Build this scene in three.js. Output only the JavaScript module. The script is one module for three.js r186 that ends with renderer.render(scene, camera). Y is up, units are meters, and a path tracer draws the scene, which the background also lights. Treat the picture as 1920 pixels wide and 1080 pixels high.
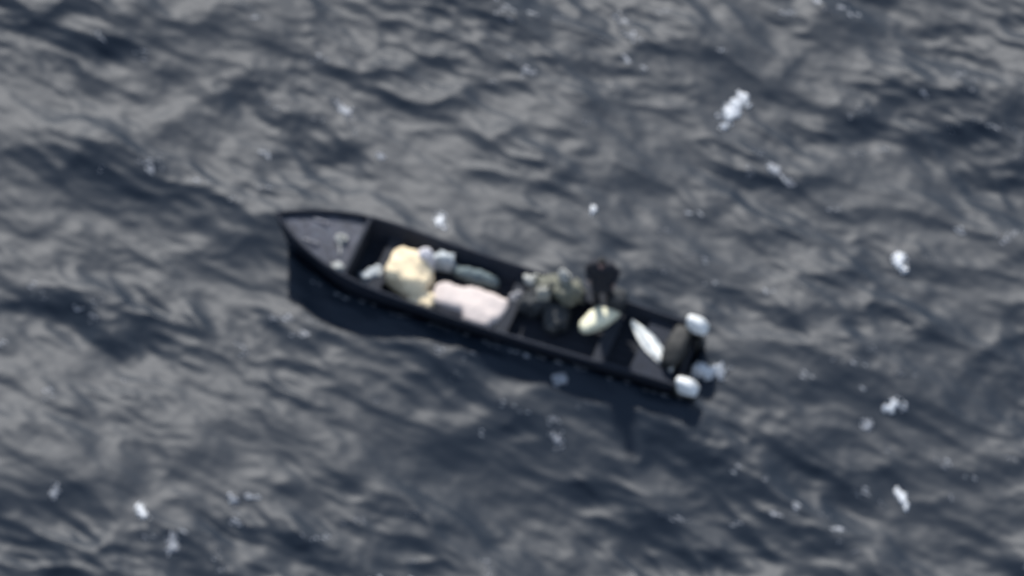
import * as THREE from 'three';
import { MarchingCubes } from 'three/addons/objects/MarchingCubes.js';
import { RoundedBoxGeometry } from 'three/addons/geometries/RoundedBoxGeometry.js';
import { mergeGeometries, mergeVertices } from 'three/addons/utils/BufferGeometryUtils.js';
import { ImprovedNoise } from 'three/addons/math/ImprovedNoise.js';

// ---------------------------------------------------------------- camera, sky, sun, exposure
const scene = new THREE.Scene();
const PITCH = 55 * Math.PI / 180, DIST = 150, TARGET = new THREE.Vector3(0, 0, 0);
const camera = new THREE.PerspectiveCamera(4.97, 16 / 9, 1, 20000);   // long lens of an aircraft camera
camera.position.set(0, DIST * Math.sin(PITCH), DIST * Math.cos(PITCH));
camera.lookAt(TARGET);
camera.updateMatrixWorld();
camera.focus = 30; camera.userData.fStop = 5.4;                        // the footage is soft all over
const renderer = new THREE.WebGLRenderer();
renderer.toneMapping = THREE.LinearToneMapping;
renderer.toneMappingExposure = 1.68;
renderer.shadowMap.enabled = true;

const SUN = new THREE.Vector3(-0.15, 0.61, -0.79).normalize();         // on the far side
const sun = new THREE.DirectionalLight(new THREE.Color(1, 0.965, 0.92), 3.6);
sun.position.copy(SUN).multiplyScalar(60);
sun.castShadow = true; sun.shadow.radius = 6; sun.shadow.mapSize.set(4096, 4096);
Object.assign(sun.shadow.camera, { left: -16, right: 16, top: 16, bottom: -16, near: 1, far: 150 });
scene.add(sun, sun.target);

{ // hazy daylight sky: paler at the horizon and around the sun
  const W = 256, H = 128, d = new Float32Array(W * H * 4);
  for (let j = 0; j < H; j++) for (let i = 0; i < W; i++) {
    const el = ((j + 0.5) / H - 0.5) * Math.PI, az = ((i + 0.5) / W - 0.5) * 2 * Math.PI;
    const dir = [Math.cos(az) * Math.cos(el), Math.sin(el), Math.sin(az) * Math.cos(el)];
    const t = Math.pow(1 - Math.max(0, dir[1]), 2.5);
    const c = Math.max(0, dir[0] * SUN.x + dir[1] * SUN.y + dir[2] * SUN.z), g = 0.16 * Math.pow(c, 10);
    const k = (j * W + i) * 4;
    d[k] = 0.17 + 0.26 * t + g; d[k + 1] = 0.24 + 0.24 * t + g * 0.97; d[k + 2] = 0.37 + 0.17 * t + g * 0.9; d[k + 3] = 1;
  }
  const t = new THREE.DataTexture(d, W, H, THREE.RGBAFormat, THREE.FloatType);
  t.mapping = THREE.EquirectangularReflectionMapping; t.magFilter = THREE.LinearFilter; t.needsUpdate = true;
  scene.background = t; scene.environment = t;
}

// ---------------------------------------------------------------- helpers
function rng(a) { return () => { a = (a + 0x6d2b79f5) | 0; let t = Math.imul(a ^ (a >>> 15), 1 | a); t = (t + Math.imul(t ^ (t >>> 7), 61 | t)) ^ t; return ((t ^ (t >>> 14)) >>> 0) / 4294967296; }; }
const noise = new ImprovedNoise(), N = (x, y, z) => noise.noise(x + 31.7, y + 17.3, z + 5.1);
const sm = (a, b, x) => { const t = Math.min(1, Math.max(0, (x - a) / (b - a))); return t * t * (3 - 2 * t); };
const used = {};
function numbered(name) { const n = used[name] = (used[name] ?? -1) + 1; return n ? name + '_' + String(n).padStart(3, '0') : name; }
function tag(o, label, category, group) { o.userData.label = label; o.userData.category = category; if (group) o.userData.group = group; return o; }
function part(name, geo, m, parent) { const o = new THREE.Mesh(geo, m); o.name = name; o.castShadow = o.receiveShadow = true; parent.add(o); return o; }
function top(name, geo, m) { const o = new THREE.Mesh(geo, m); o.name = numbered(name); o.castShadow = o.receiveShadow = true; scene.add(o); return o; }
function geoOf(pos, idx, uv) { const g = new THREE.BufferGeometry(); g.setAttribute('position', new THREE.Float32BufferAttribute(pos, 3)); if (uv) g.setAttribute('uv', new THREE.Float32BufferAttribute(uv, 2)); g.setIndex(idx); g.computeVertexNormals(); return g; }
function box(x, y, z, w, h, d, r = 0.012) { const g = new RoundedBoxGeometry(w, h, d, 2, Math.min(r, w / 2.2, h / 2.2, d / 2.2)); g.translate(x, y, z); return g; }
function tube(pts, r, seg = 24, rad = 8) { return new THREE.TubeGeometry(new THREE.CatmullRomCurve3(pts.map((p) => new THREE.Vector3(...p))), seg, r, rad, false); }
function merge(list) { return mergeGeometries(list.map((g) => { const n = g.index ? g.toNonIndexed() : g.clone(); for (const k of Object.keys(n.attributes)) if (k !== 'position' && k !== 'normal') n.deleteAttribute(k); return n; })); }
// mottled colour texture: base colour with grain, stains and faded patches, in metres
function mottle(c, amount, seed, scale = 5, size = 128) {
  const d = new Uint8Array(size * size * 4), r = rng(seed), enc = (v) => Math.round(255 * Math.pow(Math.min(1, Math.max(0, v)), 1 / 2.2));
  for (let j = 0; j < size; j++) for (let i = 0; i < size; i++) {
    const u = i / size * 2 * Math.PI, v = j / size * 2 * Math.PI, q = (s, o) => N(Math.cos(u) * s + seed, Math.sin(u) * s + Math.cos(v) * s, Math.sin(v) * s + o);
    const f = 1 + amount * (0.9 * q(scale * 0.3, 0) + 0.7 * q(scale, 3) + 0.5 * (r() - 0.5)), k = (j * size + i) * 4;
    for (let a = 0; a < 3; a++) d[k + a] = enc(c[a] * f * (1 + 0.12 * amount * q(scale * 0.6, 7 + a)));
    d[k + 3] = 255;
  }
  const t = new THREE.DataTexture(d, size, size); t.colorSpace = THREE.SRGBColorSpace; t.wrapS = t.wrapT = THREE.RepeatWrapping; t.magFilter = THREE.LinearFilter; t.minFilter = THREE.LinearMipmapLinearFilter; t.generateMipmaps = true; t.needsUpdate = true; return t;
}
function mat(c, rough, o = {}) { const { amount = 0.25, seed = 1, ...rest } = o; return new THREE.MeshStandardMaterial({ map: mottle(c, amount, seed), roughness: rough, side: THREE.DoubleSide, ...rest }); }
function planarUV(g, s = 1) { const p = g.attributes.position, n = g.attributes.normal, uv = new Float32Array(p.count * 2); for (let i = 0; i < p.count; i++) { const ax = Math.abs(n.getX(i)), ay = Math.abs(n.getY(i)), az = Math.abs(n.getZ(i)); const x = p.getX(i), y = p.getY(i), z = p.getZ(i); const [a, b] = ay >= ax && ay >= az ? [x, z] : ax > az ? [z, y] : [x, y]; uv[2 * i] = a * s; uv[2 * i + 1] = b * s; } g.setAttribute('uv', new THREE.BufferAttribute(uv, 2)); return g; }

// solids from a field: f(x,y,z) < 0 inside, meshed over a box
function solid(f, lo, hi, res) {
  const mc = new MarchingCubes(res, new THREE.MeshBasicMaterial(), false, false, 400000);
  const c = [0, 1, 2].map((k) => (lo[k] + hi[k]) / 2), half = Math.max(...[0, 1, 2].map((k) => (hi[k] - lo[k]) / 2)) * res / (res - 6);
  mc.isolation = 0;
  for (let k = 0; k < res; k++) for (let j = 0; j < res; j++) for (let i = 0; i < res; i++)
    mc.field[i + j * res + k * res * res] = -f(c[0] + half * (i - res / 2) / (res / 2), c[1] + half * (j - res / 2) / (res / 2), c[2] + half * (k - res / 2) / (res / 2));
  mc.update();
  const p = new Float32Array(mc.count * 3);
  for (let i = 0; i < mc.count; i++) for (let a = 0; a < 3; a++) p[3 * i + a] = mc.positionArray[3 * i + a] * half + c[a];
  let g = new THREE.BufferGeometry(); g.setAttribute('position', new THREE.BufferAttribute(p, 3));
  g = mergeVertices(g, half / res * 0.02); g.computeVertexNormals();
  return planarUV(g);
}
const smin = (a, b, k) => { const h = Math.max(k - Math.abs(a - b), 0) / k; return Math.min(a, b) - h * h * k * 0.25; };
function capsule(x, y, z, a, b, ra, rb) {
  const bx = b[0] - a[0], by = b[1] - a[1], bz = b[2] - a[2], px = x - a[0], py = y - a[1], pz = z - a[2];
  const t = Math.min(1, Math.max(0, (px * bx + py * by + pz * bz) / (bx * bx + by * by + bz * bz + 1e-9)));
  return Math.hypot(px - bx * t, py - by * t, pz - bz * t) - (ra + (rb - ra) * t);
}
// lumps: [cx, cy, cz, rx, ry, rz, turn]; joined smoothly, creased by noise, cut flat at y = floor
function bundle(lumps, { k = 0.12, crease = 0.03, freq = 5, seed = 0, res = 46, floor = -9, box: bx = 2.6 } = {}) {
  const f = (x, y, z) => {
    let d = 9;
    for (const [cx, cy, cz, rx, ry, rz, turn = 0] of lumps) {
      const c = Math.cos(turn), s = Math.sin(turn), dx = (x - cx) * c - (z - cz) * s, dz = (x - cx) * s + (z - cz) * c;
      const qx = Math.abs(dx / rx), qy = Math.abs((y - cy) / ry), qz = Math.abs(dz / rz), q = Math.pow(qx ** bx + qy ** bx + qz ** bx, 1 / bx);
      d = smin(d, (q - 1) * Math.min(rx, ry, rz), k);
    }
    d += crease * (N(x * freq + seed, y * freq, z * freq) + 0.5 * Math.abs(N(x * freq * 2.1, y * freq * 1.4 + seed, z * freq * 2.1)));
    return Math.max(d, floor - y);
  };
  const lo = [9, 9, 9], hi = [-9, -9, -9];
  for (const l of lumps) { const r = Math.max(l[3], l[5]); for (const [a, q] of [[0, r], [1, l[4]], [2, r]]) { lo[a] = Math.min(lo[a], l[a] - q - 0.05); hi[a] = Math.max(hi[a], l[a] + q + 0.05); } }
  return solid(f, lo, hi, res);
}

// ---------------------------------------------------------------- the sea
// boat frame: x forward, z to starboard (the far side), placed and turned once
const BOAT = { x: -0.673, z: 0.56, turn: 159 * Math.PI / 180 };
const FX = Math.cos(BOAT.turn), FZ = -Math.sin(BOAT.turn);             // forward in the world; starboard is (-FZ, FX)
const toLocal = (X, Z) => [(X - BOAT.x) * FX + (Z - BOAT.z) * FZ, -(X - BOAT.x) * FZ + (Z - BOAT.z) * FX];
const toWorld = (x, z) => [BOAT.x + x * FX - z * FZ, BOAT.z + x * FZ + z * FX];

const halfBeam = (x) => { const u = Math.max(0, (x - 1.9) / 3.1); return (0.86 + 0.08 * sm(-4.9, -1, x)) * Math.max(0, 1 - Math.pow(u, 2.5)); };
const sheer = (x) => 0.68 + 0.50 * Math.pow(Math.max(0, (x + 0.8) / 5.8), 2.1);

const waves = [];
{ const r = rng(77), gauss = () => Math.sqrt(-2 * Math.log(1 - r())) * Math.cos(6.2832 * r());
  for (let i = 0; i < 110; i++) {
    const L = 0.6 * Math.pow(11, Math.pow(r(), 1.15)), a = Math.atan2(0.854, -0.52) + gauss() * (L > 2.5 ? 0.3 : 0.7), k = 2 * Math.PI / L;
    waves.push({ L, kx: Math.cos(a) * k, kz: Math.sin(a) * k, dx: Math.cos(a), dz: Math.sin(a), A: 0.0135 * (0.5 + r()) / k * (L > 2.5 ? 1.15 : L < 0.8 ? 0.8 : 1), p: 6.2832 * r() });
  }
}
// broad swells: place, size, slope towards the sun
const swells = [[0.8, 3.5, 4.8, 1.7, -0.2], [6.2, 4.6, 3.2, 1.4, -0.12], [-8.5, -3.8, 3, 0.9, -0.1], [3.6, -3.1, 1.6, 0.6, -0.09], [7.8, -3.9, 3, 1.0, 0.08], [3.9, -5.3, 1.2, 0.6, -0.1], [-3.1, -2.9, 2.4, 0.7, 0.08], [-7.8, 1.5, 1.0, 0.4, -0.13], [-8, 3.2, 3.5, 1.0, 0.08], [-10.4, 6.1, 2.2, 0.8, -0.14], [-5.9, -0.9, 1.1, 1.2, -0.1], [-1.5, -6.8, 4, 0.9, -0.06], [5.2, 1.6, 1.0, 0.7, 0.07], [-9.5, -5, 2, 0.7, 0.06], [9.0, 0.2, 3, 1.2, 0.06], [-11, 1.6, 1.6, 1.6, 0.07]];
function sea(X, Z, cell) {
  let dx = 0, y = 0, dz = 0;
  const wx = X + 0.55 * N(X * 0.33, 2, Z * 0.33) + 0.2 * N(X * 0.9, 5, Z * 0.9), wz = Z + 0.55 * N(X * 0.33, 9, Z * 0.33) + 0.2 * N(X * 0.9, 12, Z * 0.9);
  const gust = 0.65 + 0.75 * sm(-0.45, 0.45, N(X * 0.28, 21, Z * 0.34)), wake = 1 - 0.6 * Math.exp(-(((X - 5.3) / 1.0) ** 2 + ((Z - 1.9) / 0.9) ** 2));
  for (const w of waves) {
    if (w.L < cell * 3) continue;
    const f = Math.min(1, (w.L / cell - 3) / 3), ph = w.kx * wx + w.kz * wz + w.p, A = w.A * f * (w.L < 2 ? gust * wake : 1), s = Math.sin(ph), c = Math.cos(ph);
    y += A * c; dx -= 0.85 * A * w.dx * s; dz -= 0.85 * A * w.dz * s;
  }
  // broken, irregular chop: noise drawn out along the crests, finer octaves where the grid can carry them
  if (cell < 0.5) { const u = X * 0.854 + Z * 0.52, v = -X * 0.52 + Z * 0.854, t = 0.3 * N(u * 0.8, 31, v * 0.8);
    y += gust * wake * (0.26 * N(u * 0.13, v * 0.34 + t, 71) + 0.16 * N(u * 0.26, v * 0.72 + t, 41) + (cell < 0.2 ? 0.1 * (0.4 - Math.abs(N(u * 0.55 + t, v * 1.35, 47))) + 0.042 * (0.3 - Math.abs(N(u * 1.15 + t, v * 2.7, 49))) + 0.015 * N(u * 2, v * 4.6 + t, 53) + (cell < 0.08 ? 0.009 * N(u * 4, v * 9, 59) : 0) : 0)); }
  for (const [x0, z0, rx, rz, sl] of swells) { const ex = ((X - x0) / rx) ** 2 + ((Z - z0) / rz) ** 2; if (ex < 60) { const t = (Z - z0) / rz; y += sl * rz * Math.tanh(t) * Math.exp(-(t * t) / 16 - ((X - x0) / rx) ** 2); } }
  const [bx, bz] = toLocal(X, Z);
  if (Math.abs(bx) < 5.6 && Math.abs(bz) < 2) {                        // the hull holds the water down under it
    const inside = sm(0.16, -0.12, Math.max(Math.abs(bz) - 0.8 * halfBeam(Math.max(-4.9, Math.min(5, bx + 0.25))), Math.abs(bx + 0.25) - 4.7));
    const q = 1 - 0.9 * inside; dx *= q; dz *= q; y = y * q - 0.12 * inside;
  }
  return [dx, y, dz];
}
function seaAt(X, Z) { let x = X, z = Z, s; for (let i = 0; i < 4; i++) { s = sea(x, z, 0.06); x = X - s[0]; z = Z - s[2]; } return s[1]; }
const waterMat = new THREE.MeshPhysicalMaterial({ color: new THREE.Color().setRGB(0.0095, 0.0165, 0.027), roughness: 0.52, ior: 1.333 });
{
  const axis = (half, step) => { const a = [0]; let v = 0, s = step; while (v < 5000) { if (v > half) s *= 1.22; v += s; a.push(v); } return [...a.slice(1).map((q) => -q).reverse(), ...a]; };
  const xs = axis(13.5, 0.055), zs = axis(10, 0.055), nx = xs.length, nz = zs.length, pos = new Float32Array(nx * nz * 3), idx = [];
  for (let j = 0; j < nz; j++) for (let i = 0; i < nx; i++) {
    const cell = Math.max(xs[Math.min(i + 1, nx - 1)] - xs[Math.max(0, i - 1)], zs[Math.min(j + 1, nz - 1)] - zs[Math.max(0, j - 1)]) / 2;
    const s = sea(xs[i], zs[j], cell), k = (j * nx + i) * 3;
    pos[k] = xs[i] + s[0]; pos[k + 1] = s[1]; pos[k + 2] = zs[j] + s[2];
    if (i && j) { const a = j * nx + i; idx.push(a - nx - 1, a - 1, a - nx, a - nx, a - 1, a); }
  }
  const g = new THREE.BufferGeometry(); g.setAttribute('position', new THREE.BufferAttribute(pos, 3)); g.setIndex(idx); g.computeVertexNormals();
  const o = top('sea_water', g, waterMat); o.userData.kind = 'structure';
}

// ---------------------------------------------------------------- the boat
const M = {
  navy: mat([0.009, 0.013, 0.024], 0.45, { seed: 3, amount: 0.4 }),
  liner: mat([0.009, 0.013, 0.024], 0.9, { seed: 5, amount: 0.4 }),
  deck: mat([0.066, 0.069, 0.086], 0.85, { seed: 8, amount: 0.8 }),
  rail: mat([0.009, 0.013, 0.024], 0.85, { seed: 9 }),
  black: mat([0.009, 0.0095, 0.009], 0.7, { seed: 12 }),
  wood: mat([0.011, 0.014, 0.022], 0.9, { seed: 13, amount: 0.4 }),
  white: mat([0.84, 0.84, 0.81], 0.4, { seed: 15, amount: 0.12 }),
  metal: mat([0.3, 0.3, 0.32], 0.4, { seed: 16, metalness: 0.7 }),
};
const boat = new THREE.Group(); boat.name = numbered('open_motorboat');
boat.position.set(BOAT.x, 0, BOAT.z); boat.rotation.y = BOAT.turn; scene.add(boat);
tag(boat, 'long narrow dark open motorboat with grey foredeck, laden with bundles', 'boat');
{
  const NS = 90, secs = [];
  // [half width factor, height] from keel to gunwale; keel line and chine rise to the raked stem
  const profile = (x) => { const t = sm(2.6, 5, x), sh = sheer(x), kb = -0.3 + 0.2 * t * t; const ch = 0.02 + 0.3 * t; return [[0, kb], [0.42 - 0.12 * t, kb + 0.1], [0.78 - 0.26 * t, ch], [0.84 - 0.2 * t, ch + 0.09], [0.93 - 0.1 * t, (ch + sh) / 2 + 0.05], [1, sh]]; };
  const sx = (i) => -4.9 + 9.9 * Math.pow(i / (NS - 1), 0.9), rake = (x, y) => x - (1 - Math.min(1, Math.max(0, (y + 0.3) / (sheer(x) + 0.3)))) * 0.4 * sm(2.6, 5, x);
  const pos = [], idx = [], P = 11;
  for (let i = 0; i < NS; i++) { const x = sx(i), b = Math.max(halfBeam(x), 0.02), pr = profile(x); const pts = [...pr.map(([f, y]) => [f * b, y]).reverse(), ...pr.slice(1).map(([f, y]) => [-f * b, y])]; for (const [z, y] of pts) pos.push(rake(x, y), y, z); }
  for (let i = 0; i < NS - 1; i++) for (let j = 0; j < P - 1; j++) { const a = i * P + j, b = a + P; idx.push(a, a + 1, b, b, a + 1, b + 1); }
  for (let j = 1; j < P - 1; j++) idx.push(0, j + 1, j);               // transom
  part('hull', planarUV(geoOf(pos, idx)), M.navy, boat);
  // inner skin down to the floor boards
  const p2 = [], i2 = [], FL = 0.14, NI = 60, xi = (i) => -4.84 + (3.1 + 4.84) * i / (NI - 1);
  for (let i = 0; i < NI; i++) { const x = xi(i), b = halfBeam(x) - 0.05, s = sheer(x) - 0.01; for (const [f, y] of [[1, s], [0.93, (s + FL) / 2 + 0.06], [0.8, FL + 0.05], [0.74, FL], [-0.74, FL], [-0.8, FL + 0.05], [-0.93, (s + FL) / 2 + 0.06], [-1, s]]) p2.push(x, y, f * b); }
  for (let i = 0; i < NI - 1; i++) for (let j = 0; j < 7; j++) { const a = i * 8 + j, b = a + 8; i2.push(a, b, a + 1, b, b + 1, a + 1); }
  for (let j = 1; j < 7; j++) i2.push(0, j, j + 1);
  part('inner_skin', planarUV(geoOf(p2, i2)), M.liner, boat);
  // gunwale rails, one each side, meeting at the stem
  for (const s of [1, -1]) {
    const pts = []; for (let i = 0; i <= 40; i++) { const x = -4.92 + 9.9 * i / 40; pts.push([x, sheer(x) + 0.005, s * Math.max(0.0, halfBeam(x) - 0.015)]); }
    part('gunwale_rail', tube(pts, 0.042, 120, 10), M.rail, boat);
    const st = []; for (let i = 0; i <= 30; i++) { const x = -4.9 + 8.6 * i / 30; st.push([x, sheer(x) - 0.2, s * (halfBeam(x) * 0.965 + 0.012)]); }
    part('rubbing_strake', tube(st, 0.022, 90, 8), M.rail, boat);
    // low bulwark round the foredeck
  }
  // foredeck: cambered, a little below the rail
  const p3 = [], i3 = [], ND = 40; for (let i = 0; i < ND; i++) { const x = 3.06 + 1.88 * i / (ND - 1), b = Math.max(0.004, halfBeam(x) - 0.045); for (let j = 0; j <= 12; j++) { const f = j / 6 - 1; p3.push(x, sheer(x) - 0.09 + 0.035 * (1 - f * f), f * b); } }
  for (let i = 0; i < ND - 1; i++) for (let j = 0; j < 12; j++) { const a = i * 13 + j, b = a + 13; i3.push(a, b, a + 1, b, b + 1, a + 1); }
  part('foredeck', planarUV(geoOf(p3, i3)), M.deck, boat);
  // dark coaming and bulkhead at the deck's edge
  part('deck_coaming', box(3.02, sheer(3.04) - 0.04, 0, 0.09, 0.16, 1.66, 0.03), M.rail, boat);
  const bk = new THREE.Shape(); bk.moveTo(-0.68, FL + 0.01); bk.lineTo(0.68, FL + 0.01); bk.lineTo(0.79, 0.45); bk.lineTo(0.835, 0.82); bk.lineTo(-0.835, 0.82); bk.lineTo(-0.79, 0.45); bk.closePath();
  const bg = new THREE.ExtrudeGeometry(bk, { depth: 0.04, bevelEnabled: false }); bg.rotateY(Math.PI / 2); bg.translate(3.0, 0, 0);
  part('bulkhead', bg, M.liner, boat);
  for (const [x, y] of [[2.35, 0.5], [-0.72, 0.44], [-3.05, 0.48]]) part('thwart', box(x, y, 0, 0.3, 0.05, 2 * halfBeam(x) - 0.2), M.wood, boat);
  for (let k = 0; k < 5; k++) part('floor_board', box(-0.9, FL + 0.012, -0.52 + 0.26 * k, 7.4, 0.018, 0.23, 0.005), M.wood, boat);
  part('side_bench', box(-2.62, 0.78, 0.68, 1.0, 0.05, 0.34), M.wood, boat);
  for (const x of [-2.2, -3.04]) part('bench_leg', box(x, 0.455, 0.6, 0.06, 0.595, 0.06), M.wood, boat);
  // stern: raised motor deck, rounded black cover over the engine well
  part('stern_deck', box(-4.3, 0.5, 0, 1.02, 0.05, 1.62), M.liner, boat);
  part('engine_cover', bundle([[-4.62, 0.66, 0.24, 0.24, 0.3, 0.42], [-4.6, 0.62, -0.14, 0.2, 0.2, 0.3]], { crease: 0.012, res: 40, floor: 0.53, k: 0.2, box: 3.4 }), M.black, boat);
  for (const s of [1, -1]) { const c = part('deck_cleat', merge([tube([[4.05, 0, 0], [4.0, 0.045, 0], [3.86, 0.045, 0], [3.81, 0, 0]], 0.018), tube([[3.76, 0.05, 0], [4.1, 0.05, 0]], 0.02)]), M.metal, boat); c.position.set(0.08, sheer(3.95) - 0.06, s * 0.3); }
  // outboard motors
  const shapeCowl = () => { const g = new THREE.SphereGeometry(1, 32, 20); const p = g.attributes.position; for (let i = 0; i < p.count; i++) { const x = p.getX(i), y = p.getY(i), z = p.getZ(i), q = Math.pow(Math.abs(x) ** 4 + Math.abs(y) ** 4 + Math.abs(z) ** 4, -1 / 4); p.setXYZ(i, x * q * (0.225 - 0.035 * y * q) + 0.05 * y * q, y * q * (0.2 + 0.035 * x * q), z * q * (0.145 - 0.03 * y * q - 0.025 * x * q)); } g.computeVertexNormals(); return g; };
  const out = new THREE.Group(); out.name = 'outboard_motor';
  part('cowling', shapeCowl(), M.white, out).position.set(-0.1, 0.32, 0);
  part('cowling_base', box(-0.1, 0.13, 0, 0.46, 0.07, 0.3, 0.03), M.black, out);
  part('midsection', merge([box(-0.12, -0.05, 0, 0.24, 0.32, 0.17, 0.04), box(-0.13, -0.42, 0, 0.17, 0.5, 0.09, 0.03), box(-0.17, -0.62, 0, 0.34, 0.02, 0.2, 0.008)]), M.black, out);
  const lg = new THREE.SphereGeometry(1, 20, 12); lg.scale(0.24, 0.06, 0.055); lg.translate(-0.14, -0.78, 0); const sk = box(-0.12, -0.88, 0, 0.12, 0.16, 0.02);
  part('gearcase', merge([lg, sk]), M.black, out);
  const blades = []; for (let k = 0; k < 3; k++) { const b = new THREE.SphereGeometry(1, 14, 8); b.scale(0.012, 0.09, 0.055); b.rotateY(0.5); b.translate(0, 0.08, 0); b.rotateX(k * 2.094); b.translate(-0.42, -0.78, 0); blades.push(b); }
  part('propeller', merge(blades), M.metal, out);
  part('clamp_bracket', merge([box(0.05, 0.0, 0.09, 0.12, 0.3, 0.03), box(0.05, 0.0, -0.09, 0.12, 0.3, 0.03), box(0.05, 0.05, 0, 0.05, 0.06, 0.2)]), M.metal, out);
  out.position.set(-4.78, 0.66, 0.68); boat.add(out);
  const o2 = out.clone(); o2.position.set(-5.10, 0.30, -0.74); o2.rotation.z = -0.12; boat.add(o2);
  for (const [o, s] of [[out, 1], [o2, -1]]) part('engine_pad', box(-4.94, 0.42, s * 0.66, 0.07, 0.4, 0.4), M.black, boat);
}

// ---------------------------------------------------------------- the load, each piece a thing of its own in the boat's frame
const C = {
  cream: mat([0.80, 0.66, 0.44], 0.85, { seed: 21, amount: 0.12 }),
  rose: mat([0.60, 0.52, 0.48], 0.85, { seed: 22, amount: 0.1 }),
  white: mat([0.66, 0.63, 0.64], 0.8, { seed: 23, amount: 0.12 }),
  bluewhite: mat([0.44, 0.47, 0.48], 0.75, { seed: 24, amount: 0.2 }),
  teal: mat([0.12, 0.155, 0.16], 0.85, { seed: 25, amount: 0.3 }),
  yellow: mat([0.86, 0.82, 0.60], 0.7, { seed: 26, amount: 0.06 }),
  olive: mat([0.15, 0.15, 0.115], 0.9, { seed: 27, amount: 0.4 }),
  grey: mat([0.22, 0.22, 0.23], 0.85, { seed: 28, amount: 0.3 }),
  pale: mat([0.4, 0.4, 0.37], 0.8, { seed: 29, amount: 0.25 }),
  dark: mat([0.035, 0.038, 0.04], 0.85, { seed: 30, amount: 0.3 }),
  canvas: mat([0.84, 0.84, 0.79], 0.85, { seed: 31, amount: 0.15 }),
  can: mat([0.36, 0.35, 0.30], 0.45, { seed: 32, amount: 0.15 }),
};
function load(name, [x, y, z], turn, m, geo, label, category, group) {
  const o = top(name, geo, m); const [X, Z] = toWorld(x, z); o.position.set(X, y, Z); o.rotation.y = BOAT.turn + turn; return tag(o, label, category, group);
}
const B0 = 0.165;   // top of the floor boards
load('tarp_bundle', [1.72, B0, -0.15], 0, C.cream, bundle([[0.1, 0.36, 0.16, 0.44, 0.38, 0.46], [-0.18, 0.3, -0.02, 0.36, 0.3, 0.42], [-0.44, 0.2, -0.4, 0.3, 0.2, 0.24]], { crease: 0.045, freq: 4.5, seed: 4, floor: 0, res: 72, box: 4 }),
  'large cream tarp-covered heap standing behind the foredeck of the boat', 'bundle');
load('white_sack', [1.5, B0, 0.36], 0.2, C.white, bundle([[0, 0.36, 0, 0.2, 0.38, 0.17], [0.02, 0.7, 0, 0.12, 0.12, 0.1]], { crease: 0.03, freq: 7, seed: 9, floor: 0 }),
  'white sack standing against the far side of the cream heap', 'sack');
load('wrapped_bundle', [0.22, B0, -0.2], 0, C.rose, bundle([[0.34, 0.2, -0.02, 0.54, 0.2, 0.33, 0.06], [-0.4, 0.2, -0.03, 0.46, 0.21, 0.4], [-0.34, 0.19, -0.34, 0.3, 0.19, 0.22]], { crease: 0.03, freq: 3, seed: 14, floor: 0, res: 72, box: 4 }),
  'long pinkish white wrapped bundle lying amidships in the boat', 'bundle');
load('cloth_bag', [2.56, B0, -0.34], 0.5, C.bluewhite, bundle([[0, 0.2, 0, 0.24, 0.22, 0.15], [-0.16, 0.28, 0.06, 0.12, 0.12, 0.12]], { crease: 0.04, freq: 8, seed: 3, floor: 0 }),
  'small pale cloth bag between the foredeck and the cream heap', 'bag');
load('plastic_bag', [1.16, B0, 0.58], 0.1, C.bluewhite, bundle([[0, 0.28, 0, 0.24, 0.3, 0.14], [-0.12, 0.4, 0.02, 0.14, 0.12, 0.1]], { crease: 0.05, freq: 8, seed: 6, floor: 0 }),
  'bluish white plastic bag beside the far rail past the cream heap', 'bag');
load('cloth_roll', [0.34, B0, 0.52], 0.02, C.teal, bundle([[0, 0.2, 0, 0.56, 0.2, 0.14]], { crease: 0.03, freq: 7, seed: 11, floor: 0 }),
  'grey green cloth roll lying beyond the pinkish bundle', 'cloth roll');
load('yellow_sack', [-2.72, 0.42, 0.32], -2.11, C.yellow, bundle([[0.12, 0.2, 0, 0.36, 0.17, 0.24], [-0.3, 0.2, 0.0, 0.26, 0.14, 0.16]], { box: 3, crease: 0.01, freq: 6, seed: 16, floor: 0, k: 0.15 }),
  'pale yellow tapered sack lying in front of the standing person', 'sack');
// heap of sacks and cans amidships, aft of the pink bundle
const heap = [
  ['sack', -1.0, 0.72, 0.45, C.pale, [0.2, 0.16, 0.15], 'pale sack on the far rail at the forward end of the heap'],
  ['sack', -1.5, 0.66, 0.5, C.olive, [0.34, 0.26, 0.22], 'olive sack in the middle of the heap by the far rail'],
  ['sack', -1.92, 0.6, 0.5, C.olive, [0.3, 0.3, 0.24], 'olive sack of the heap next to the standing person'],
  ['sack', -1.22, 0.3, 0.0, C.dark, [0.34, 0.3, 0.28], 'nearly black sack at the bottom of the heap behind the pinkish bundle'],
  ['sack', -0.72, 0.3, 0.3, C.grey, [0.16, 0.1, 0.12], 'grey sack on the thwart close behind the pinkish bundle'],
  ['sack', -3.02, 0.7, 0.806, C.dark, [0.2, 0.2, 0.19], 'nearly black sack on the side bench beside the standing person, towards the stern'],
  ['sack', -1.75, 0.12, 0.0, C.dark, [0.36, 0.24, 0.3], 'nearly black sack on the near side of the heap'],
];
heap.forEach(([name, x, z, y, m, [rx, ry, rz], label], i) => load(name, [x, y === 0 || z < 0.5 && y === 0 ? B0 : y, z], 0.3 * i, m, bundle([[0, ry, 0, rx, ry, rz], [rx * 0.85, ry * 1.15, rz * 0.15, rx * 0.36, ry * 0.5, rz * 0.45], [rx * 1.2, ry * 1.35, rz * 0.2, rx * 0.16, ry * 0.32, rz * 0.32]], { k: 0.07, box: 3, crease: 0.05, freq: 7, seed: 40 + i * 3, floor: 0 }), label, 'sack'));
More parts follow.
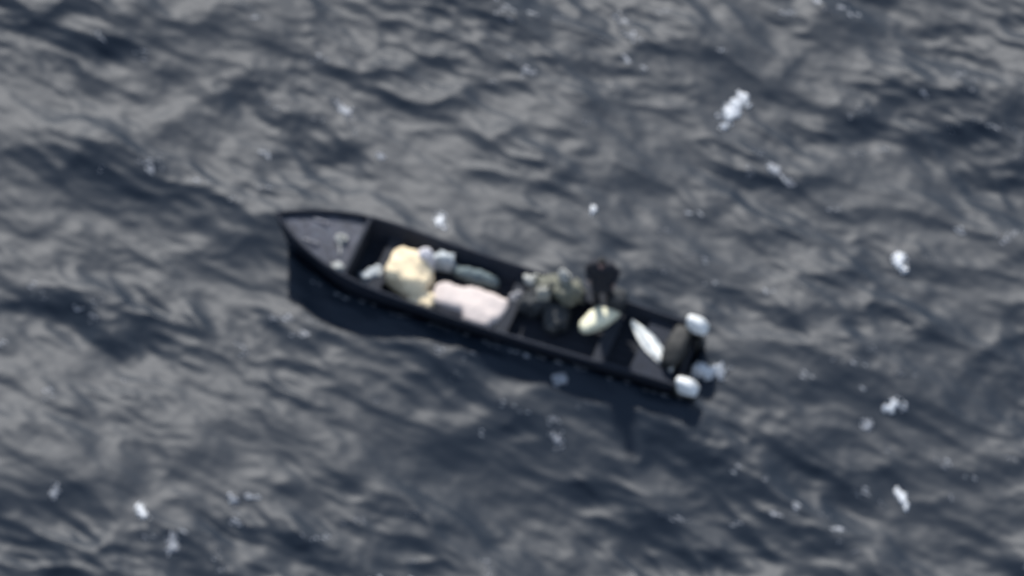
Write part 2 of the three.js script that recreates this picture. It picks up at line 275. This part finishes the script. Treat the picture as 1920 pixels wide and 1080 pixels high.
// jerrycans: body with handle bridge and cap
function jerrycan(x, y, z, turn, m, label) {
  const g = new THREE.Group(); g.name = numbered('jerrycan'); const [X, Z] = toWorld(x, z); g.position.set(X, y, Z); g.rotation.y = BOAT.turn + turn; scene.add(g); tag(g, label, 'jerrycan');
  part('can_body', planarUV(merge([box(0, 0.17, 0, 0.3, 0.34, 0.19, 0.045), box(0.02, 0.36, 0, 0.2, 0.05, 0.12, 0.02)])), m, g);
  part('handle', tube([[-0.1, 0.34, 0], [-0.09, 0.42, 0], [0.06, 0.43, 0], [0.09, 0.37, 0]], 0.016), m, g);
  part('cap', new THREE.CylinderGeometry(0.03, 0.03, 0.04, 16).translate(-0.12, 0.355, 0), C.dark, g);
}
jerrycan(-1.36, 0.7, 0.3, 0.4, C.can, 'pale jerrycan standing on the heap nearest the middle of the boat');
jerrycan(-1.7, 0.92, 0.74, -0.5, C.pale, 'whitish jerrycan on top of the heap at the far rail');
// canvas sheet thrown over the front of the stern deck: a real draped cloth with folds
{
  const n = 40, m = 14, pos = [], idx = [], A = [-3.42, 0.46], Bp = [-4.72, -0.46];
  for (let i = 0; i <= n; i++) { const t = i / n, w = 0.04 + 0.27 * Math.pow(Math.sin(Math.PI * Math.pow(t, 0.85)), 1.2); for (let j = 0; j <= m; j++) { const s = j / m - 0.5; const x = A[0] + (Bp[0] - A[0]) * t + s * w * -0.6, z = A[1] + (Bp[1] - A[1]) * t + s * w * 0.8; pos.push(x, 0.60 + 0.03 * Math.sin(s * 9 + t * 5) + 0.03 * N(x * 6, 1, z * 6) + 0.1 * (s + 0.5), z); } }
  for (let i = 0; i < n; i++) for (let j = 0; j < m; j++) { const a = i * (m + 1) + j, b = a + m + 1; idx.push(a, b, a + 1, b, b + 1, a + 1); }
  const up = geoOf(pos, idx), cnt = pos.length / 3, all = [...pos], ii = [...idx];
  for (let k = 0; k < cnt; k++) all.push(pos[3 * k], pos[3 * k + 1] - 0.07, pos[3 * k + 2]);
  for (let k = 0; k < idx.length; k += 3) ii.push(idx[k] + cnt, idx[k + 2] + cnt, idx[k + 1] + cnt);
  const ring = []; for (let i = 0; i <= n; i++) ring.push(i * (m + 1)); for (let j = 1; j <= m; j++) ring.push(n * (m + 1) + j); for (let i = n - 1; i >= 0; i--) ring.push(i * (m + 1) + m); for (let j = m - 1; j > 0; j--) ring.push(j);
  ring.forEach((a, k) => { const b = ring[(k + 1) % ring.length]; ii.push(a, b, a + cnt, b, b + cnt, a + cnt); });
  load('canvas_sheet', [0, 0, 0], 0, C.canvas, planarUV(geoOf(all, ii)), 'white folded canvas in a tapering strip before the black engine cover', 'canvas');
}
// rope on the foredeck
{ const pts = []; for (let i = 0; i <= 90; i++) { const a = i / 90 * 6 * Math.PI, r = 0.12 + 0.03 * Math.sin(a * 1.7) - i * 0.0004; pts.push([Math.cos(a) * r, 0.02 + i * 0.0007, Math.sin(a) * r * 0.8]); } pts.push([-0.05, 0.03, -0.22], [-0.12, 0.025, -0.4]);
  load('rope_coil', [3.42, sheer(3.42) - 0.06, 0.06], 0, C.pale, tube(pts, 0.02, 260, 6), 'pale coil of rope on the grey foredeck', 'rope'); }
load('folded_cloth', [3.22, sheer(3.22) - 0.075, -0.66], 0.5, C.pale, bundle([[0, 0.05, 0, 0.15, 0.06, 0.1]], { crease: 0.03, freq: 9, seed: 8, floor: 0 }), 'pale folded cloth in the near corner of the foredeck', 'cloth');

// ---------------------------------------------------------------- the person standing aft
{
  const P = new THREE.Group(); P.name = numbered('person'); const [X, Z] = toWorld(-2.62, 0.7); P.position.set(X, 0.805, Z); P.rotation.y = BOAT.turn + 1.75; scene.add(P);
  tag(P, 'person in a long dark jacket standing aft by the far rail', 'person');
  // frame: x is the way he faces, y up, z his right
  const J = { hip: [-0.02, 0.9, 0], waist: [0.0, 1.08, 0], chest: [0.07, 1.3, 0], neck: [0.12, 1.47, 0], head: [0.18, 1.62, 0] };
  const legs = [1, -1].map((s) => ({ h: [-0.02, 0.88, 0.09 * s], k: [0.07 + 0.04 * s, 0.48, 0.12 * s], a: [-0.03 + 0.06 * s, 0.08, 0.13 * s], t: [0.15 + 0.06 * s, 0.035, 0.15 * s], hl: [-0.07 + 0.06 * s, 0.04, 0.13 * s] }));
  const arms = [{ s: 1, sh: [0.08, 1.39, 0.18], e: [0.0, 1.13, 0.31], w: [0.15, 0.92, 0.3] }, { s: -1, sh: [0.08, 1.39, -0.18], e: [0.02, 1.13, -0.31], w: [0.14, 0.91, -0.3] }];
  const field = (bones, k) => (x, y, z) => { let d = 9; for (const [a, b, ra, rb] of bones) d = smin(d, capsule(x, y, z, a, b, ra, rb), k); return d; };
  const body = [[J.hip, J.waist, 0.125, 0.12], [J.waist, J.chest, 0.115, 0.13], [[J.chest[0], 1.3, 0.09], [J.chest[0], 1.3, -0.09], 0.11, 0.11], [[0.09, 1.39, 0.15], [0.09, 1.39, -0.15], 0.065, 0.065], [J.neck, [0.16, 1.56, 0], 0.06, 0.055]];
  for (const l of legs) body.push([l.h, l.k, 0.088, 0.06], [l.k, l.a, 0.06, 0.04], [l.hl, l.t, 0.04, 0.032]);
  for (const a of arms) body.push([a.sh, a.e, 0.052, 0.042], [a.e, a.w, 0.042, 0.028]);
  const skin = mat([0.36, 0.21, 0.17], 0.6, { seed: 50, amount: 0.1 }), cloth = mat([0.016, 0.017, 0.024], 0.9, { seed: 51 }), trouser = mat([0.014, 0.015, 0.02], 0.9, { seed: 52 }), hairM = mat([0.01, 0.009, 0.008], 0.7, { seed: 53 });
  const H = J.head, hf = (x, y, z) => {
    const px = x - H[0], py = y - H[1], pz = z - H[2];
    let d = (Math.hypot(px / 0.098, py / 0.118, pz / 0.078) - 1) * 0.078;                      // skull
    d = smin(d, capsule(x, y, z, [H[0] + 0.035, H[1] - 0.06, 0], [H[0] + 0.06, H[1] - 0.095, 0], 0.05, 0.032), 0.03);   // jaw and chin
    d = smin(d, capsule(x, y, z, [H[0] + 0.093, H[1] - 0.002, 0], [H[0] + 0.112, H[1] - 0.038, 0], 0.01, 0.015), 0.016); // nose
    d = smin(d, capsule(x, y, z, [H[0] + 0.09, H[1] - 0.066, 0.02], [H[0] + 0.09, H[1] - 0.066, -0.02], 0.009, 0.009), 0.008); // lips
    for (const s of [1, -1]) { d = Math.max(d, 0.013 - Math.hypot(px - 0.094, py - 0.006, pz - s * 0.031)); d = smin(d, capsule(x, y, z, [H[0] - 0.01, H[1] + 0.012, s * 0.08], [H[0] - 0.004, H[1] - 0.03, s * 0.078], 0.014, 0.01), 0.008); }
    return smin(d, capsule(x, y, z, J.neck, [0.165, 1.57, 0], 0.058, 0.052), 0.03);
  };
  const hands = arms.map(({ s, w, e }) => {   // palm, four curled fingers, thumb
    const dn = new THREE.Vector3(w[0] - e[0], w[1] - e[1], w[2] - e[2]).normalize(), fw = new THREE.Vector3(1, 0, 0).addScaledVector(dn, -dn.x).normalize(), sd = new THREE.Vector3().crossVectors(dn, fw), inn = sd.z * s > 0 ? sd.negate() : sd;
    const at = (a, b, c) => [w[0] + dn.x * a + fw.x * b + inn.x * c, w[1] + dn.y * a + fw.y * b + inn.y * c, w[2] + dn.z * a + fw.z * b + inn.z * c];
    const bones = [[at(-0.03, 0, 0), at(0.02, 0, 0), 0.027, 0.027]];
    [[0.03, 0.078], [0.01, 0.086], [-0.011, 0.08], [-0.031, 0.064]].forEach(([b, L]) => { bones.push([at(0.015, b * 0.6, 0), at(0.088, b, 0), 0.015, 0.0115], [at(0.088, b, 0), at(0.088 + L * 0.45, b, 0.012), 0.0098, 0.009], [at(0.088 + L * 0.45, b, 0.012), at(0.088 + L * 0.85, b, 0.038), 0.009, 0.0078]); });
    bones.push([at(0.02, 0.022, 0.004), at(0.055, 0.05, 0.016), 0.015, 0.0115], [at(0.055, 0.05, 0.016), at(0.095, 0.056, 0.03), 0.011, 0.009]);
    const c = at(0.075, 0, 0.01); return solid(field(bones, 0.008), c.map((q) => q - 0.12), c.map((q) => q + 0.12), 72);
  });
  const parts = [solid(field(body, 0.05), [-0.25, -0.02, -0.46], [0.35, 1.6, 0.46], 110), solid(hf, [H[0] - 0.13, H[1] - 0.2, -0.12], [H[0] + 0.15, H[1] + 0.15, 0.12], 84), ...hands];
  part('body', planarUV(merge(parts)), skin, P);
  const jk = body.slice(0, 4).map(([a, b, p, q]) => [a, b, p + 0.04, q + 0.04]); for (const a of arms) jk.push([a.sh, a.e, 0.088, 0.076], [a.e, a.w, 0.08, 0.06]); jk.push([[0.02, 0.5, 0.09], [0.02, 1.25, 0.12], 0.17, 0.16], [[0.02, 0.5, -0.09], [0.02, 1.25, -0.12], 0.17, 0.16], [[0.1, 1.44, 0], [0.12, 1.5, 0], 0.085, 0.078]);
  const jf = field(jk, 0.05);
  part('jacket', solid((x, y, z) => Math.max(jf(x, y, z) + 0.012 * N(x * 14, y * 9, z * 14), 0.46 - y, y - 1.535), [-0.25, 0.42, -0.5], [0.35, 1.56, 0.5], 84), cloth, P);
  const tr = [[J.hip, [0, 1.02, 0], 0.14, 0.135]]; for (const l of legs) tr.push([l.h, l.k, 0.12, 0.1], [l.k, l.a, 0.1, 0.085]);
  const tf = field(tr, 0.04);
  part('trousers', solid((x, y, z) => Math.max(tf(x, y, z) + 0.012 * N(x * 12, y * 8, z * 12), 0.075 - y, y - 1.04), [-0.25, 0.04, -0.35], [0.3, 1.06, 0.35], 80), trouser, P);
  for (const l of legs) part('shoe', solid((x, y, z) => Math.max(capsule(x, y, z, l.hl, l.t, 0.052, 0.044), 0.002 - y), [l.hl[0] - 0.08, -0.02, l.hl[2] - 0.09], [l.t[0] + 0.08, 0.12, l.t[2] + 0.09], 40), hairM, P);
  part('hair', solid((x, y, z) => Math.max((Math.hypot((x - H[0] + 0.012) / 0.105, (y - H[1] - 0.018) / 0.118, z / 0.09) - 1) * 0.09 + 0.006 * N(x * 40, y * 40, z * 40), (x - H[0]) * 0.8 - (y - H[1]) * 0.6 - 0.03, H[1] - 0.07 - y), [H[0] - 0.14, H[1] - 0.12, -0.13], [H[0] + 0.13, H[1] + 0.16, 0.13], 56), hairM, P);
  const eyeM = mat([0.6, 0.58, 0.55], 0.3, { seed: 54, amount: 0.05 });
  for (const s of [1, -1]) part('eye', new THREE.SphereGeometry(0.0115, 14, 10).translate(H[0] + 0.084, H[1] + 0.006, s * 0.031), eyeM, P);
}

// ---------------------------------------------------------------- foam flecks, glint specks and wash
const thinFoamM = new THREE.MeshStandardMaterial({ map: mottle([0.30, 0.31, 0.33], 0.3, 62), roughness: 0.9, side: THREE.DoubleSide });
const foamM = new THREE.MeshStandardMaterial({ map: mottle([0.72, 0.73, 0.74], 0.15, 61), roughness: 0.9, side: THREE.DoubleSide });
// irregular raised patch that follows the water: centre, half sizes, turn, how lacy, thickness
function foam(X, Z, rx, rz, turn, lace, thick, seed, label, name = 'foam_patch') {
  const n = Math.ceil(rx * 1.25 / 0.011) + 6, m = Math.ceil(rz * 1.25 / 0.011) + 6, pos = [], idx = [], id = new Map(), c = Math.cos(turn), s = Math.sin(turn);
  const val = (u, v) => { const x = u * rx, z = v * rz, r = Math.hypot(u, v); return 0.85 - r + 0.8 * N(x * 6 + seed, 3, z * 6) + 0.75 * N(x * 15 + seed, 7, z * 15) + 0.5 * N(x * 31, seed, z * 31) - lace * (0.25 + 0.9 * Math.abs(N(x * 19, seed, z * 19))); };
  const vert = (i, j) => { const k = i * 1000 + j; if (!id.has(k)) { const u = (i / n - 0.5) * 2.5, v = (j / m - 0.5) * 2.5, w = val(u, v), x = X + u * rx * c + v * rz * s, z = Z - u * rx * s + v * rz * c; id.set(k, pos.length / 3); pos.push(x - X, seaAt(x, z) + (w > 0 ? thick * (Math.sqrt(Math.min(1, w * 1.6)) * (0.8 + 0.5 * N(x * 30, seed, z * 30))) + 0.012 : -0.02), z - Z); } return id.get(k); };
  for (let i = 0; i < n; i++) for (let j = 0; j < m; j++) {
    const w = [[i, j], [i + 1, j], [i, j + 1], [i + 1, j + 1]].map(([a, b]) => val((a / n - 0.5) * 2.5, (b / m - 0.5) * 2.5));
    if (Math.max(...w) > 0) { const [a, b, d, e] = [vert(i, j), vert(i + 1, j), vert(i, j + 1), vert(i + 1, j + 1)]; idx.push(a, d, b, b, d, e); }
  }
  if (!idx.length) { console.log('empty foam', label); return; }
  const o = top(name, planarUV(geoOf(pos, idx)), lace >= 0.2 ? thinFoamM : foamM); o.position.set(X, 0, Z); tag(o, label, 'foam', 'scattered foam on the sea');
  return o;
}
const S = 83, G = 68;                                                  // metres from the survey grid: 83 units across, 68 deep
const fleck = (gx, gz, rx, rz, turn, lace, thick, seed, label, name) => foam(gx / S, gz / G, rx, rz, turn, lace, thick, seed, label, name);
fleck(418, -338, 0.2, 0.5, -0.5, 0.1, 0.08, 2, 'largest white foam crest on open water beyond the boat, top right');
fleck(444, -363, 0.12, 0.2, 0.3, 0, 0.06, 5, 'small foam dab touching the tip of the largest white crest');
fleck(153, -135, 0.08, 0.18, 0, 0, 0.05, 9, 'small upright foam fleck on water beyond the standing person');
fleck(730, -45, 0.14, 0.26, 0.3, 0.05, 0.05, 12, 'lone foam fleck level with the boat far off to the right');
fleck(708, 225, 0.22, 0.16, 0, 0.05, 0.05, 15, 'wider of two neighbouring foam flecks to the right behind the stern');
fleck(655, 255, 0.11, 0.16, 0.2, 0.25, 0.03, 18, 'fainter of two neighbouring foam flecks to the right behind the stern');
fleck(717, 380, 0.1, 0.3, 0.35, 0.1, 0.05, 21, 'drop-shaped foam fleck low on the right of the picture');
fleck(88, 180, 0.16, 0.15, 0, 0.3, 0.03, 24, 'faint foam spot in the dark water just off the near side aft');
fleck(85, 278, 0.16, 0.22, 0.2, 0.3, 0.03, 27, 'faint foam spot further out on the near side, below the first');
fleck(-677, 417, 0.12, 0.24, 0.3, 0.05, 0.05, 30, 'brightest foam dab of the lower left water');
fleck(-622, 475, 0.16, 0.26, 0.2, 0.25, 0.04, 33, 'foam patch at the bottom edge on the lower left');
fleck(-838, 382, 0.12, 0.18, 0.4, 0.3, 0.03, 36, 'leftmost foam dab on the dark lower left trough');
fleck(-510, 392, 0.12, 0.2, 0.3, 0.2, 0.03, 39, 'bluish foam dab between the lower left patch and bottom middle');
fleck(-478, 387, 0.16, 0.1, 0, 0.3, 0.03, 41, 'thin foam streak right beside the bluish dab');
fleck(-322, -340, 0.16, 0.4, 0.5, 0.42, 0.03, 44, 'thin streaky foam on the water beyond the bow');
fleck(-250, -245, 0.1, 0.12, 0, 0.3, 0.03, 47, 'tiny foam spot above the foredeck on the water behind');
fleck(-135, -112, 0.13, 0.24, 0.2, 0.15, 0.05, 50, 'foam fleck close against the far rail by the cream heap');
fleck(497, -220, 0.14, 0.18, 0.2, 0.35, 0.03, 53, 'faint foam spot below the largest white crest');
// tiny pale bits modelled as glints along the crests, and foam bits at the waterline
{ const R = rng(505), pos = [], idx = [];
  const bit = (X, Z, rx, rz, turn) => { const c = Math.cos(turn), sn = Math.sin(turn), b = pos.length / 3, y = seaAt(X, Z); pos.push(X, y + 0.022, Z); for (let k = 0; k < 7; k++) { const a = k / 7 * 6.2832, q = 0.5 + 0.9 * R(), u = Math.cos(a) * rx * q, v = Math.sin(a) * rz * q, x = X + u * c + v * sn, z = Z - u * sn + v * c; pos.push(x, seaAt(x, z) - 0.008, z); idx.push(b, b + 1 + (k + 1) % 7, b + 1 + k); } };
  let n = 0;
  for (let i = 0; i < 9000 && n < 210; i++) { const X = -12 + 24 * R(), Z = -8.5 + 17 * R(); const [lx, lz] = toLocal(X, Z); if (Math.abs(lx) < 5.6 && Math.abs(lz) < 1.4) continue;
    const y = seaAt(X, Z), e = y - 0.5 * (seaAt(X - 0.16, Z + 0.26) + seaAt(X + 0.16, Z - 0.26)); if (e < 0.022 || N(X * 0.5, 80, Z * 0.7) < 0.05) continue;
    n++; const L = 0.03 + 0.08 * R() * R(); for (let k = 0; k < 3; k++) bit(X + (R() - 0.5) * 0.3, Z + (R() - 0.5) * 0.16, L * (0.6 + R()), L * 0.45, -0.55 + 0.5 * (R() - 0.5)); }
  for (let i = 0; i < 90; i++) { const lx = -4.8 + 9 * R(), [X, Z] = toWorld(lx, (R() < 0.5 ? 1 : -1) * (halfBeam(lx) * 0.9 + 0.06 + 0.12 * R())); bit(X, Z, 0.03 + 0.05 * R(), 0.02, BOAT.turn); }
  const o = top('glint_foam_specks', planarUV(geoOf(pos, idx)), thinFoamM); tag(o, 'tiny pale specks modelled as glints along the wave crests, with foam bits at the waterline', 'foam'); o.userData.kind = 'stuff';
}
// wash at the stern
{ const [a, b] = toWorld(-5.22, 0.05); foam(a + 0.18, b - 0.02, 0.5, 0.2, -0.08, 0, 0.13, 60, 'bright streaked wash trailing behind the middle of the transom', 'stern_wash'); }

renderer.render(scene, camera);
